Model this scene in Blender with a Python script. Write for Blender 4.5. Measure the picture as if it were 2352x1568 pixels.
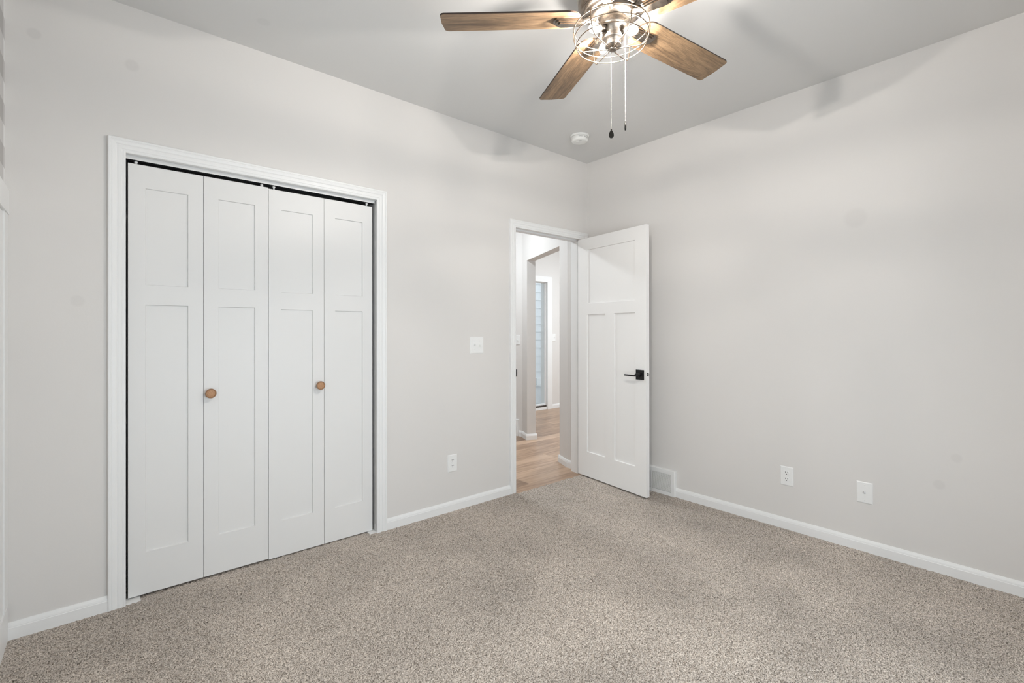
import bpy, bmesh, math, random
import numpy as np
from mathutils import Vector, Matrix

for _o in list(bpy.data.objects):
    bpy.data.objects.remove(_o)
SC = bpy.context.scene
COL = SC.collection
PI = math.pi

# ------------------------------------------------------------------ camera, world, exposure
cam_data = bpy.data.cameras.new('camera')
cam_data.sensor_width = 36.0
cam_data.lens = 36.0 * 1100.8 / 2352.0
cam_data.shift_y = -24.8 / 2352.0
cam_data.clip_start = 0.02
cam = bpy.data.objects.new('camera', cam_data)
COL.objects.link(cam)
cam.location = (-3.287, -2.810, 1.2467)
cam.rotation_euler = (PI / 2 + 0.0014, 0.0011, -0.7079)
SC.camera = cam

world = bpy.data.worlds.new('world')
SC.world = world
world.use_nodes = True
_bg = world.node_tree.nodes['Background']
_bg.inputs['Color'].default_value = (0.82, 0.905, 1.0, 1)
_bg.inputs['Strength'].default_value = 1.8

SC.view_settings.view_transform = 'Standard'
SC.view_settings.look = 'None'
SC.view_settings.gamma = 1.0
SC.view_settings.use_curve_mapping = False
SC.view_settings.exposure = 0.24
SC.cycles.max_bounces = 9
SC.cycles.diffuse_bounces = 6
SC.cycles.glossy_bounces = 4
SC.cycles.use_adaptive_sampling = True
SC.cycles.adaptive_threshold = 0.04
SC.cycles.transparent_max_bounces = 12
SC.cycles.sample_clamp_indirect = 6.0
SC.cycles.use_denoising = True

BULB_STRENGTH = 5400.0
WINDOW_POWER = 31.0
SIDE_POWER = 6.0
HALL_STRENGTH = 125.0
ROOM_STRENGTH = 220.0


def area_light(name, loc, rot, sx, sy, power, color):
    d = bpy.data.lights.new(name, 'AREA')
    d.shape = 'RECTANGLE'
    d.size, d.size_y = sx, sy
    d.energy = power
    d.color = color
    o = bpy.data.objects.new(name, d)
    COL.objects.link(o)
    o.location = loc
    o.rotation_euler = rot
    return o


# room constants (metres).  x=0 right wall, y=0 closet wall, z=0 carpet top
XL, YF, H = -3.585, -3.33, 2.74
WT = 0.115
# daylight fill through an added window in the wall behind the camera
WIN = (-2.90, -1.40, 0.20, 1.60)       # x0,x1,z0,z1
area_light('added_daylight', ((WIN[0] + WIN[1]) / 2, YF - 0.30, (WIN[2] + WIN[3]) / 2), (PI / 2, 0, 0),
           WIN[1] - WIN[0], WIN[3] - WIN[2], WINDOW_POWER, (0.83, 0.91, 1.0))
# and through another added in the left wall, to brighten the open door
LWIN = (-2.80, -1.60, 0.80, 2.00)      # y0,y1,z0,z1
area_light('added_side_daylight', (XL - WT - 0.10, (LWIN[0] + LWIN[1]) / 2, (LWIN[2] + LWIN[3]) / 2), (PI / 2, 0, -PI / 2),
           LWIN[1] - LWIN[0], LWIN[3] - LWIN[2], SIDE_POWER, (0.83, 0.91, 1.0))

# ------------------------------------------------------------------ materials
MATS = {}


def mat(name, color, rough=0.5, metal=0.0, spec=0.5, emit=None, estr=0.0):
    m = bpy.data.materials.new(name)
    m.use_nodes = True
    b = m.node_tree.nodes['Principled BSDF']
    b.inputs['Base Color'].default_value = (*color, 1)
    b.inputs['Roughness'].default_value = rough
    b.inputs['Metallic'].default_value = metal
    b.inputs['Specular IOR Level'].default_value = spec
    if emit:
        b.inputs['Emission Color'].default_value = (*emit, 1)
        b.inputs['Emission Strength'].default_value = estr
    MATS[name] = m
    return m


def nd(m, t, **kw):
    n = m.node_tree.nodes.new(t)
    for k, v in kw.items():
        setattr(n, k, v)
    return n


def lk(m, a, b):
    m.node_tree.links.new(a, b)


def bsdf(m):
    return m.node_tree.nodes['Principled BSDF']


def add_bump(m, scale, strength, dist=0.002, detail=3.0):
    tc = nd(m, 'ShaderNodeNewGeometry')
    nz = nd(m, 'ShaderNodeTexNoise')
    nz.inputs['Scale'].default_value = scale
    nz.inputs['Detail'].default_value = detail
    bp = nd(m, 'ShaderNodeBump')
    bp.inputs['Strength'].default_value = strength
    bp.inputs['Distance'].default_value = dist
    lk(m, tc.outputs['Position'], nz.inputs['Vector'])
    lk(m, nz.outputs['Fac'], bp.inputs['Height'])
    lk(m, bp.outputs['Normal'], bsdf(m).inputs['Normal'])


WALL = (0.715, 0.694, 0.673)


def wall_mat(name, spots=(), color=WALL):
    """painted drywall; faint touch-up blotches at their own places"""
    m = mat(name, color, 0.62, spec=0.3)
    add_bump(m, 130, 0.12, 0.0012)
    if spots:
        geo = nd(m, 'ShaderNodeNewGeometry')
        acc = None
        for (p, r, f) in spots:
            d = nd(m, 'ShaderNodeVectorMath', operation='DISTANCE')
            d.inputs[1].default_value = p
            lk(m, geo.outputs['Position'], d.inputs[0])
            mr = nd(m, 'ShaderNodeMapRange')
            mr.interpolation_type = 'SMOOTHSTEP'
            mr.inputs['From Min'].default_value = r * 1.25
            mr.inputs['From Max'].default_value = r * 0.7
            mr.inputs['To Min'].default_value = 0
            mr.inputs['To Max'].default_value = f
            lk(m, d.outputs['Value'], mr.inputs['Value'])
            if acc is None:
                acc = mr.outputs['Result']
            else:
                a = nd(m, 'ShaderNodeMath', operation='MAXIMUM')
                lk(m, acc, a.inputs[0])
                lk(m, mr.outputs['Result'], a.inputs[1])
                acc = a.outputs['Value']
        mx = nd(m, 'ShaderNodeMix', data_type='RGBA')
        mx.inputs['A'].default_value = (*color, 1)
        mx.inputs['B'].default_value = (color[0] * .86, color[1] * .86, color[2] * .86, 1)
        lk(m, acc, mx.inputs['Factor'])
        lk(m, mx.outputs['Result'], bsdf(m).inputs['Base Color'])
    return m


M_wall = wall_mat('wall_paint')
M_wall_back = wall_mat('wall_paint_closet_side', [((-3.182, 0, 2.472), .026, .5), ((-3.502, 0, 2.489), .022, .5),
                                                  ((-3.367, 0, 1.382), .024, .35)])
M_wall_right = wall_mat('wall_paint_right', [((0, -2.003, 1.896), .055, .35), ((0, -2.362, .452), .024, .4),
                                             ((0, -2.429, .602), .022, .35)])
M_ceil = wall_mat('ceiling_paint', [((-2.695, -.277, 2.74), .03, .3)], color=(0.685, 0.682, 0.672))
M_trim = mat('white_trim_paint', (0.83, 0.83, 0.825), 0.38, spec=0.4)
M_door = mat('closet_door_paint', (0.765, 0.76, 0.75), 0.42, spec=0.4)
M_entry = mat('bright_door_paint', (0.87, 0.862, 0.85), 0.40, spec=0.4)
M_plate = mat('white_plastic', (0.84, 0.84, 0.83), 0.35)
M_dark = mat('dark_void', (0.012, 0.012, 0.013), 0.8)  # near-black, also put where the track and vent are only shaded
M_black = mat('matte_black_metal', (0.012, 0.012, 0.013), 0.38, metal=0.3)
M_steel = mat('bright_steel', (0.70, 0.70, 0.70), 0.22, metal=1.0)
M_bronze = mat('dark_fob_metal', (0.02, 0.018, 0.016), 0.25, metal=0.6)
M_track = mat('white_enamel_track', (0.80, 0.80, 0.79), 0.4)
M_grey_text = mat('grey_print', (0.25, 0.25, 0.25), 0.6)
M_smoke = mat('detector_plastic', (0.80, 0.80, 0.78), 0.45)
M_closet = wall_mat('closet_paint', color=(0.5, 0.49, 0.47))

# brushed nickel
M_nickel = mat('brushed_nickel', (0.27, 0.235, 0.20), 0.3, metal=1.0)
_tc = nd(M_nickel, 'ShaderNodeTexCoord')
_mp = nd(M_nickel, 'ShaderNodeMapping')
_mp.inputs['Scale'].default_value = (4, 4, 260)
_nz = nd(M_nickel, 'ShaderNodeTexNoise')
_nz.inputs['Scale'].default_value = 8
_mr = nd(M_nickel, 'ShaderNodeMapRange')
_mr.inputs['To Min'].default_value = .2
_mr.inputs['To Max'].default_value = .38
lk(M_nickel, _tc.outputs['Object'], _mp.inputs['Vector'])
lk(M_nickel, _mp.outputs['Vector'], _nz.inputs['Vector'])
lk(M_nickel, _nz.outputs['Fac'], _mr.inputs['Value'])
lk(M_nickel, _mr.outputs['Result'], bsdf(M_nickel).inputs['Roughness'])
M_wire = mat('nickel_wire', (0.34, 0.28, 0.22), 0.3, metal=1.0)
M_chain = mat('chain_steel', (0.48, 0.47, 0.46), 0.25, metal=1.0)
M_fil = mat('lit_filament', (1, 1, 1), 0.3, emit=(1.0, 0.945, 0.885), estr=BULB_STRENGTH)
# warm glowing glass envelope
M_bulb = bpy.data.materials.new('glowing_bulb_glass')
M_bulb.use_nodes = True
_nt = M_bulb.node_tree
_nt.nodes.clear()
_o = _nt.nodes.new('ShaderNodeOutputMaterial')
_a = _nt.nodes.new('ShaderNodeAddShader')
_t = _nt.nodes.new('ShaderNodeBsdfTransparent')
_t.inputs['Color'].default_value = (0.97, 0.97, 0.97, 1)
_e = _nt.nodes.new('ShaderNodeEmission')
_e.inputs['Color'].default_value = (1.0, 0.96, 0.88, 1)
_e.inputs['Strength'].default_value = 0.75
_nt.links.new(_t.outputs[0], _a.inputs[0])
_nt.links.new(_e.outputs[0], _a.inputs[1])
_nt.links.new(_a.outputs[0], _o.inputs[0])
M_hall_fill = mat('hall_fill_diffuser', (1, 1, 1), 0.5, emit=(0.89, 0.955, 1.0), estr=HALL_STRENGTH)  # glow of an unseen lamp added to brighten the hall
M_far_fill = mat('far_fill_diffuser', (1, 1, 1), 0.5, emit=(0.87, 0.945, 1.0), estr=ROOM_STRENGTH)  # glow of an unseen lamp added to brighten the far room


def ramp(m, stops):
    r = nd(m, 'ShaderNodeValToRGB')
    el = r.color_ramp.elements
    while len(el) < len(stops):
        el.new(0.5)
    for e, (p, c) in zip(el, stops):
        e.position = p
        e.color = (*c, 1)
    return r


# oak-look fan blade laminate: grain runs along local x
M_blade = mat('oak_blade', (0.4, 0.26, 0.15), 0.45)


def _blade():
    m = M_blade
    tc = nd(m, 'ShaderNodeTexCoord')
    oi = nd(m, 'ShaderNodeObjectInfo')
    off = nd(m, 'ShaderNodeVectorMath', operation='SCALE')
    off.inputs['Vector'].default_value = (7.3, 3.1, 5.7)
    lk(m, oi.outputs['Random'], off.inputs['Scale'])
    ad = nd(m, 'ShaderNodeVectorMath', operation='ADD')
    lk(m, tc.outputs['Object'], ad.inputs[0])
    lk(m, off.outputs['Vector'], ad.inputs[1])

    def noise(sx, sy, detail, dist=0.0, rough=0.5):
        mp = nd(m, 'ShaderNodeMapping')
        mp.inputs['Scale'].default_value = (sx, sy, sy)
        lk(m, ad.outputs['Vector'], mp.inputs['Vector'])
        n = nd(m, 'ShaderNodeTexNoise')
        n.inputs['Scale'].default_value = 1.0
        n.inputs['Detail'].default_value = detail
        n.inputs['Distortion'].default_value = dist
        n.inputs['Roughness'].default_value = rough
        lk(m, mp.outputs['Vector'], n.inputs['Vector'])
        return n.outputs['Fac']

    def mad(a, k, b):
        n = nd(m, 'ShaderNodeMath', operation='MULTIPLY_ADD')
        n.inputs[1].default_value = k
        lk(m, a, n.inputs[0])
        if isinstance(b, float):
            n.inputs[2].default_value = b
        else:
            lk(m, b, n.inputs[2])
        return n.outputs['Value']

    fig = noise(2.2, 16, 2, 0.6)
    sn = nd(m, 'ShaderNodeMath', operation='SINE')
    lk(m, mad(fig, 60.0, 0.0), sn.inputs[0])      # growth-ring lines
    pores = noise(26, 760, 3, 0.0, 0.65)
    streak = noise(2.6, 30, 4, 0.3, 0.6)
    dark = noise(1.7, 17, 2, 0.4)
    v = mad(sn.outputs['Value'], 0.034, mad(pores, 0.62, mad(streak, 0.42, -0.02)))
    r = ramp(m, [(0.36, (0.085, 0.052, 0.029)), (0.47, (0.165, 0.103, 0.056)), (0.57, (0.245, 0.157, 0.086)),
                 (0.74, (0.35, 0.235, 0.137))])
    lk(m, v, r.inputs['Fac'])
    dk = ramp(m, [(0.58, (1, 1, 1)), (0.72, (0.40, 0.37, 0.36))])
    lk(m, dark, dk.inputs['Fac'])
    mx = nd(m, 'ShaderNodeMix', data_type='RGBA', blend_type='MULTIPLY')
    mx.inputs['Factor'].default_value = 1.0
    lk(m, r.outputs['Color'], mx.inputs['A'])
    lk(m, dk.outputs['Color'], mx.inputs['B'])
    lk(m, mx.outputs['Result'], bsdf(m).inputs['Base Color'])

_blade()
M_blade_edge = mat('dark_blade_edge', (0.035, 0.02, 0.012), 0.5)

# knob wood + woven face
M_knob = mat('knob_wood', (0.30, 0.155, 0.075), 0.5)
M_rattan = mat('woven_rattan', (0.5, 0.3, 0.17), 0.55)


def _rattan():
    m = M_rattan
    tc = nd(m, 'ShaderNodeTexCoord')
    mp = nd(m, 'ShaderNodeMapping')
    mp.inputs['Rotation'].default_value = (0, 0, 0.6)
    mp.inputs['Scale'].default_value = (1, 1, 0)
    lk(m, tc.outputs['Object'], mp.inputs['Vector'])
    ck = nd(m, 'ShaderNodeTexChecker')
    ck.inputs['Scale'].default_value = 400
    ck.inputs['Color1'].default_value = (0.62, 0.37, 0.20, 1)
    ck.inputs['Color2'].default_value = (0.26, 0.11, 0.045, 1)
    lk(m, mp.outputs['Vector'], ck.inputs['Vector'])
    lk(m, ck.outputs['Color'], bsdf(m).inputs['Base Color'])


_rattan()

# wood-look plank floor of the hall
M_plank = mat('oak_plank_floor', (0.4, 0.28, 0.2), 0.33, spec=0.5)


def _plank():
    m = M_plank
    geo = nd(m, 'ShaderNodeNewGeometry')
    br = nd(m, 'ShaderNodeTexBrick')
    br.offset = 0.37
    br.inputs['Scale'].default_value = 1.0
    br.inputs['Brick Width'].default_value = 1.22
    br.inputs['Row Height'].default_value = 0.152
    br.inputs['Mortar Size'].default_value = 0.0012
    br.inputs['Mortar Smooth'].default_value = 0.0
    br.inputs['Bias'].default_value = 0.0
    br.inputs['Color1'].default_value = (0.0, 0.0, 0.0, 1)
    br.inputs['Color2'].default_value = (1, 1, 1, 1)
    br.inputs['Mortar'].default_value = (0.5, 0.5, 0.5, 1)
    sh = nd(m, 'ShaderNodeVectorMath', operation='ADD')
    sh.inputs[1].default_value = (10.36, 10.075, 0)
    lk(m, geo.outputs['Position'], sh.inputs[0])
    lk(m, sh.outputs['Vector'], br.inputs['Vector'])
    mp = nd(m, 'ShaderNodeMapping')
    mp.inputs['Scale'].default_value = (2.2, 26, 1)
    lk(m, geo.outputs['Position'], mp.inputs['Vector'])
    nz = nd(m, 'ShaderNodeTexNoise')
    nz.inputs['Scale'].default_value = 1.3
    nz.inputs['Detail'].default_value = 5
    lk(m, mp.outputs['Vector'], nz.inputs['Vector'])
    a = nd(m, 'ShaderNodeMath', operation='MULTIPLY_ADD')
    a.inputs[1].default_value = 0.40
    lk(m, br.outputs['Color'], a.inputs[0])
    s2 = nd(m, 'ShaderNodeMath', operation='MULTIPLY')
    s2.inputs[1].default_value = 0.95
    lk(m, nz.outputs['Fac'], s2.inputs[0])
    lk(m, s2.outputs['Value'], a.inputs[2])
    r = ramp(m, [(0.30, (0.15, 0.094, 0.062)), (0.5, (0.275, 0.172, 0.110)), (0.72, (0.41, 0.270, 0.178)),
                 (0.92, (0.49, 0.335, 0.228))])
    lk(m, a.outputs['Value'], r.inputs['Fac'])
    mx = nd(m, 'ShaderNodeMix', data_type='RGBA')
    mx.inputs['B'].default_value = (0.10, 0.065, 0.045, 1)
    lk(m, br.outputs['Fac'], mx.inputs['Factor'])
    lk(m, r.outputs['Color'], mx.inputs['A'])
    lk(m, mx.outputs['Result'], bsdf(m).inputs['Base Color'])


_plank()

# flecked cut-pile carpet: two yarn tones mixed tuft by tuft
M_carpet = mat('flecked_carpet', (0.3, 0.26, 0.22), 0.95, spec=0.1)


def _carpet():
    m = M_carpet
    geo = nd(m, 'ShaderNodeNewGeometry')
    n1 = nd(m, 'ShaderNodeTexNoise')
    n1.inputs['Scale'].default_value = 215
    n1.inputs['Detail'].default_value = 3
    n1.inputs['Roughness'].default_value = 0.7
    lk(m, geo.outputs['Position'], n1.inputs['Vector'])
    r = ramp(m, [(0.34, (0.06, 0.045, 0.034)), (0.44, (0.245, 0.204, 0.167)), (0.54, (0.535, 0.468, 0.403)),
                 (0.68, (0.76, 0.68, 0.60))])
    lk(m, n1.outputs['Fac'], r.inputs['Fac'])
    # brushed-nap patches
    n2 = nd(m, 'ShaderNodeTexNoise')
    n2.inputs['Scale'].default_value = 1.7
    n2.inputs['Detail'].default_value = 4
    lk(m, geo.outputs['Position'], n2.inputs['Vector'])
    mr = nd(m, 'ShaderNodeMapRange')
    mr.inputs['From Min'].default_value = 0.3
    mr.inputs['From Max'].default_value = 0.7
    mr.inputs['To Min'].default_value = 0.78
    mr.inputs['To Max'].default_value = 1.16
    lk(m, n2.outputs['Fac'], mr.inputs['Value'])
    mx = nd(m, 'ShaderNodeVectorMath', operation='SCALE')
    lk(m, r.outputs['Color'], mx.inputs[0])
    lk(m, mr.outputs['Result'], mx.inputs['Scale'])
    lk(m, mx.outputs['Vector'], bsdf(m).inputs['Base Color'])
    bsdf(m).inputs['Sheen Weight'].default_value = 0.25
    bsdf(m).inputs['Sheen Roughness'].default_value = 0.6


_carpet()

# grey and white buffalo-check wallpaper
M_plaid = mat('check_wallpaper', (0.7, 0.7, 0.7), 0.7)


def _plaid():
    m = M_plaid
    geo = nd(m, 'ShaderNodeNewGeometry')
    sp = nd(m, 'ShaderNodeSeparateXYZ')
    lk(m, geo.outputs['Position'], sp.inputs[0])
    outs = []
    for ch, ph in (('Y', 0.02), ('Z', 0.05)):
        a = nd(m, 'ShaderNodeMath', operation='ADD')
        a.inputs[1].default_value = 10 + ph
        lk(m, sp.outputs[ch], a.inputs[0])
        d = nd(m, 'ShaderNodeMath', operation='DIVIDE')
        d.inputs[1].default_value = 0.172
        lk(m, a.outputs['Value'], d.inputs[0])
        f = nd(m, 'ShaderNodeMath', operation='FRACT')
        lk(m, d.outputs['Value'], f.inputs[0])
        g = nd(m, 'ShaderNodeMath', operation='GREATER_THAN')
        g.inputs[1].default_value = 0.5
        lk(m, f.outputs['Value'], g.inputs[0])
        outs.append(g.outputs['Value'])
    s = nd(m, 'ShaderNodeMath', operation='ADD')
    lk(m, outs[0], s.inputs[0])
    lk(m, outs[1], s.inputs[1])
    h = nd(m, 'ShaderNodeMath', operation='MULTIPLY')
    h.inputs[1].default_value = 0.5
    lk(m, s.outputs['Value'], h.inputs[0])
    r = ramp(m, [(0.0, (0.80, 0.80, 0.79)), (0.5, (0.60, 0.59, 0.58)), (1.0, (0.44, 0.43, 0.42))])
    lk(m, h.outputs['Value'], r.inputs['Fac'])
    lk(m, r.outputs['Color'], bsdf(m).inputs['Base Color'])


_plaid()

M_siding = mat('pale_siding', (0.80, 0.805, 0.805), 0.6)
M_board = mat('blue_grey_corner_board', (0.44, 0.475, 0.505), 0.6)
M_bronze_sill = mat('bronze_threshold', (0.09, 0.075, 0.065), 0.4, metal=0.5)
M_ground = mat('outdoor_concrete', (0.5, 0.5, 0.49), 0.8)

M_glass = bpy.data.materials.new('window_glass')
M_glass.use_nodes = True
_nt = M_glass.node_tree
_nt.nodes.clear()
_out = _nt.nodes.new('ShaderNodeOutputMaterial')
_mx = _nt.nodes.new('ShaderNodeMixShader')
_tr = _nt.nodes.new('ShaderNodeBsdfTransparent')
_tr.inputs['Color'].default_value = (0.95, 0.97, 0.97, 1)
_gl = _nt.nodes.new('ShaderNodeBsdfGlossy')
_gl.inputs['Roughness'].default_value = 0.02
_mx.inputs[0].default_value = 0.05
_nt.links.new(_tr.outputs[0], _mx.inputs[1])
_nt.links.new(_gl.outputs[0], _mx.inputs[2])
_nt.links.new(_mx.outputs[0], _out.inputs[0])


# ------------------------------------------------------------------ mesh builder
class MB:
    def __init__(s):
        s.v, s.f, s.mi, s.sm = [], [], [], []

    def add(s, verts, faces, mi=0, smooth=False):
        b = len(s.v)
        s.v += [tuple(v) for v in verts]
        for f in faces:
            s.f.append([b + i for i in f])
            s.mi.append(mi)
            s.sm.append(smooth)
        return s

    def box(s, x0, y0, z0, x1, y1, z1, mi=0, M=None, bev=0.0):
        if bev > 0:
            bm = bmesh.new()
            bmesh.ops.create_cube(bm, size=1.0)
            bmesh.ops.scale(bm, vec=(x1 - x0, y1 - y0, z1 - z0), verts=bm.verts)
            bmesh.ops.translate(bm, vec=((x0 + x1) / 2, (y0 + y1) / 2, (z0 + z1) / 2), verts=bm.verts)
            bmesh.ops.bevel(bm, geom=bm.edges[:], offset=bev, segments=2, affect='EDGES', profile=0.6)
            bm.verts.index_update()
            vs = [M @ v.co if M else v.co.copy() for v in bm.verts]
            fs = [[v.index for v in f.verts] for f in bm.faces]
            bm.free()
            return s.add(vs, fs, mi)
        vs = [Vector(p) for p in ((x0, y0, z0), (x1, y0, z0), (x1, y1, z0), (x0, y1, z0),
                                  (x0, y0, z1), (x1, y0, z1), (x1, y1, z1), (x0, y1, z1))]
        if M:
            vs = [M @ v for v in vs]
        return s.add(vs, [(0, 3, 2, 1), (4, 5, 6, 7), (0, 1, 5, 4), (1, 2, 6, 5), (2, 3, 7, 6), (3, 0, 4, 7)], mi)

    def lathe(s, prof, n=48, M=None, mi=0, smooth=True, caps=True):
        """prof: list of (r,z), revolved about local z"""
        vs, fs = [], []
        for (r, z) in prof:
            for k in range(n):
                a = 2 * PI * k / n
                vs.append(Vector((r * math.cos(a), r * math.sin(a), z)))
        for i in range(len(prof) - 1):
            for k in range(n):
                k2 = (k + 1) % n
                fs.append((i * n + k, i * n + k2, (i + 1) * n + k2, (i + 1) * n + k))
        if M:
            vs = [M @ v for v in vs]
        s.add(vs, fs, mi, smooth)
        if caps:
            b = len(s.v) - len(vs)
            for i, rev in ((0, True), (len(prof) - 1, False)):
                if prof[i][0] > 1e-5:
                    idx = [b + i * n + k for k in range(n)]
                    s.f.append(idx[::-1] if rev else idx)
                    s.mi.append(mi)
                    s.sm.append(False)
        return s

    def tube(s, pts, r, n=8, closed=False, mi=0, M=None):
        pts = [Vector(p) for p in pts]
        N = len(pts)
        rings = []
        up = Vector((0, 0, 1))
        prev = None
        for i in range(N):
            if closed:
                t = pts[(i + 1) % N] - pts[i - 1]
            else:
                t = pts[min(i + 1, N - 1)] - pts[max(i - 1, 0)]
            t.normalize()
            if prev is None:
                a = up if abs(t.dot(up)) < 0.9 else Vector((1, 0, 0))
                u = t.cross(a).normalized()
            else:
                u = (prev - t * prev.dot(t)).normalized()
            prev = u
            w = t.cross(u)
            rr = r[i] if isinstance(r, (list, tuple)) else r
            rings.append([pts[i] + (u * math.cos(2 * PI * k / n) + w * math.sin(2 * PI * k / n)) * rr for k in range(n)])
        vs = [p for ring in rings for p in ring]
        fs = []
        for i in range(N if closed else N - 1):
            j = (i + 1) % N
            for k in range(n):
                k2 = (k + 1) % n
                fs.append((i * n + k, i * n + k2, j * n + k2, j * n + k))
        if not closed:
            fs.append(tuple(range(n))[::-1])
            fs.append(tuple((N - 1) * n + k for k in range(n)))
        if M:
            vs = [M @ v for v in vs]
        return s.add(vs, fs, mi, True)

    def extrude(s, poly, p0, p1, uax, vax, mi=0):
        """polygon poly [(a,b)] in axes uax,vax swept from p0 to p1"""
        p0, p1, uax, vax = Vector(p0), Vector(p1), Vector(uax), Vector(vax)
        n = len(poly)
        vs = [p0 + uax * a + vax * b for a, b in poly] + [p1 + uax * a + vax * b for a, b in poly]
        fs = [(i, (i + 1) % n, n + (i + 1) % n, n + i) for i in range(n)]
        fs += [tuple(range(n))[::-1], tuple(range(n, 2 * n))]
        return s.add(vs, fs, mi)

    def build(s, name, mats, parent=None, loc=None, rotz=None, recalc=True):
        me = bpy.data.meshes.new(name)
        me.from_pydata(s.v, [], s.f)
        if not isinstance(mats, (list, tuple)):
            mats = [mats]
        for m in mats:
            me.materials.append(m)
        me.polygons.foreach_set('material_index', s.mi)
        me.polygons.foreach_set('use_smooth', s.sm)
        if recalc:
            bm = bmesh.new()
            bm.from_mesh(me)
            bmesh.ops.recalc_face_normals(bm, faces=bm.faces[:])
            bm.to_mesh(me)
            bm.free()
        me.update()
        o = bpy.data.objects.new(name, me)
        COL.objects.link(o)
        if parent is not None:
            o.parent = parent
        if loc is not None:
            o.location = loc
        if rotz is not None:
            o.rotation_euler = (0, 0, rotz)
        return o


def tag(o, label=None, cat=None, group=None, kind=None):
    if label:
        o['label'] = label
    if cat:
        o['category'] = cat
    if group:
        o['group'] = group
    if kind:
        o['kind'] = kind
    return o


def thing(name, loc, label, cat, rotz=0.0, group=None, kind=None):
    o = bpy.data.objects.new(name, None)
    COL.objects.link(o)
    o.empty_display_size = 0.1
    o.location = loc
    o.rotation_euler = (0, 0, rotz)
    return tag(o, label, cat, group, kind)


def struct(mb, name, m, label=None, cat=None):
    return tag(mb.build(name, m), label, cat, kind='structure')


# ------------------------------------------------------------------ room shell
# closet opening and bedroom doorway (rough edges of the drywall)
CX0, CX1, CZ = -3.207, -1.983, 2.066
DX0, DX1, DZ = -0.849, -0.068, 2.055
YH, XR, XHW, YW = 4.6, 4.2, .540, 2.723     # extents beyond the doorway

w = MB()
JT = .019
w.box(XL - WT, 0, -.03, CX0 - JT, WT, H)
w.box(CX0 - JT, 0, CZ + JT, CX1 + JT, WT, H)
w.box(CX1 + JT, 0, -.03, DX0 - .012, WT, H)
w.box(DX0 - .012, 0, DZ + .015, DX1 + .0125, WT, H)
w.box(DX1 + .0125, 0, -.03, WT, WT, H)
struct(w, 'wall_back', M_wall_back, 'light grey wall with the closet and the doorway to the hall', 'wall')
struct(MB().box(0, YF - WT, -.03, WT, 0, H), 'wall_right', M_wall_right,
       'blank light grey wall with two white plates, right of the open door', 'wall')

w = MB()
w.box(XL - WT, YF - WT, -.03, XL, LWIN[0], H)
w.box(XL - WT, LWIN[1], -.03, XL, 0, H)
w.box(XL - WT, LWIN[0], -.03, XL, LWIN[1], LWIN[2])
w.box(XL - WT, LWIN[0], LWIN[3], XL, LWIN[1], H)
struct(w, 'wall_left', M_plaid, 'wall with grey and white checked paper at the left edge', 'wall')
w = MB()
w.box(XL, YF - WT, -.03, WIN[0], YF, H)
w.box(WIN[1], YF - WT, -.03, 0, YF, H)
w.box(WIN[0], YF - WT, -.03, WIN[1], YF, WIN[2])
w.box(WIN[0], YF - WT, WIN[3], WIN[1], YF, H)
struct(w, 'wall_front', M_wall, 'grey wall with an added window, facing the closet', 'wall')
struct(MB().box(XL - WT, YF - WT, H, XHW + .1, YH, H + .1).box(XHW + .1, YF - WT, H, XR, YW + .14, H + .1), 'ceiling', M_ceil, 'pale grey painted ceiling over bedroom and hall', 'ceiling')
struct(MB().box(XL - WT, YF - WT, -.10, WT, .75, -.03), 'floor', M_dark, 'subfloor below the carpet', 'floor')
w = MB()
w.box(-1.95, .0, -.10, XHW + .1, YH, -.014)
w.box(XHW + .1, .0, -.10, XR, YW + .14, -.014)
w.box(DX0, -.025, -.03, DX1, .0, -.014)
struct(w, 'floor_hall', M_plank, 'oak plank floor of the hall beyond the doorway', 'floor')

# closet interior
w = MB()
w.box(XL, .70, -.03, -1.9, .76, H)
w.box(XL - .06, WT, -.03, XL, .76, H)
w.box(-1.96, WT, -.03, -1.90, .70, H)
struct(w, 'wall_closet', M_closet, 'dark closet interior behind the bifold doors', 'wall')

# carpet: a dense pile, one mesh
sp = 0.0038
xs = np.arange(XL, 0.0001, sp)
ys = np.arange(YF, 0.70, sp)
nx, ny = len(xs), len(ys)
rng = np.random.default_rng(4)


def blur(a):
    a = (np.roll(a, 1, 0) + 2 * a + np.roll(a, -1, 0)) / 4
    return (np.roll(a, 1, 1) + 2 * a + np.roll(a, -1, 1)) / 4


h = blur(rng.standard_normal((ny, nx)))
h = h / h.std()
h2 = blur(blur(blur(blur(rng.standard_normal((ny, nx))))))
h2 = h2 / h2.std()
hz = np.clip(h * 0.0021 + h2 * 0.0006, -0.0065, 0.0042) - 0.001
XX, YY = np.meshgrid(xs, ys)
wall_d = np.minimum(np.minimum(np.abs(YY), XX - XL), np.minimum(-XX, YY - YF))
hz = hz * (0.35 + 0.65 * np.clip((wall_d - .016) / .02, 0, 1))
jx = rng.uniform(-.0012, .0012, (ny, nx))
jy = rng.uniform(-.0012, .0012, (ny, nx))
in_door = (XX > DX0) & (XX < DX1)
in_closet = (XX > CX0) & (XX < CX1)
edge = -0.018 + 0.004 * h2
allow = (YY <= edge) | (in_closet & (YY < .69)) | ((YY <= 0.002) & ~in_door)
near = in_door & (YY > edge - .014)
hz = np.where(near, hz - 0.013 * np.clip((YY - (edge - .014)) / .014, 0, 1), hz)
co = np.stack([XX + jx, YY + jy, hz], -1).reshape(-1, 3)
cell = allow[:-1, :-1] & allow[1:, :-1] & allow[:-1, 1:] & allow[1:, 1:]
iy, ix = np.nonzero(cell)
a = iy * nx + ix
quads = np.stack([a, a + 1, a + nx + 1, a + nx], -1)
used, inv = np.unique(quads.ravel(), return_inverse=True)
co = co[used]
quads = inv.reshape(-1, 4)
me = bpy.data.meshes.new('carpet')
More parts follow.
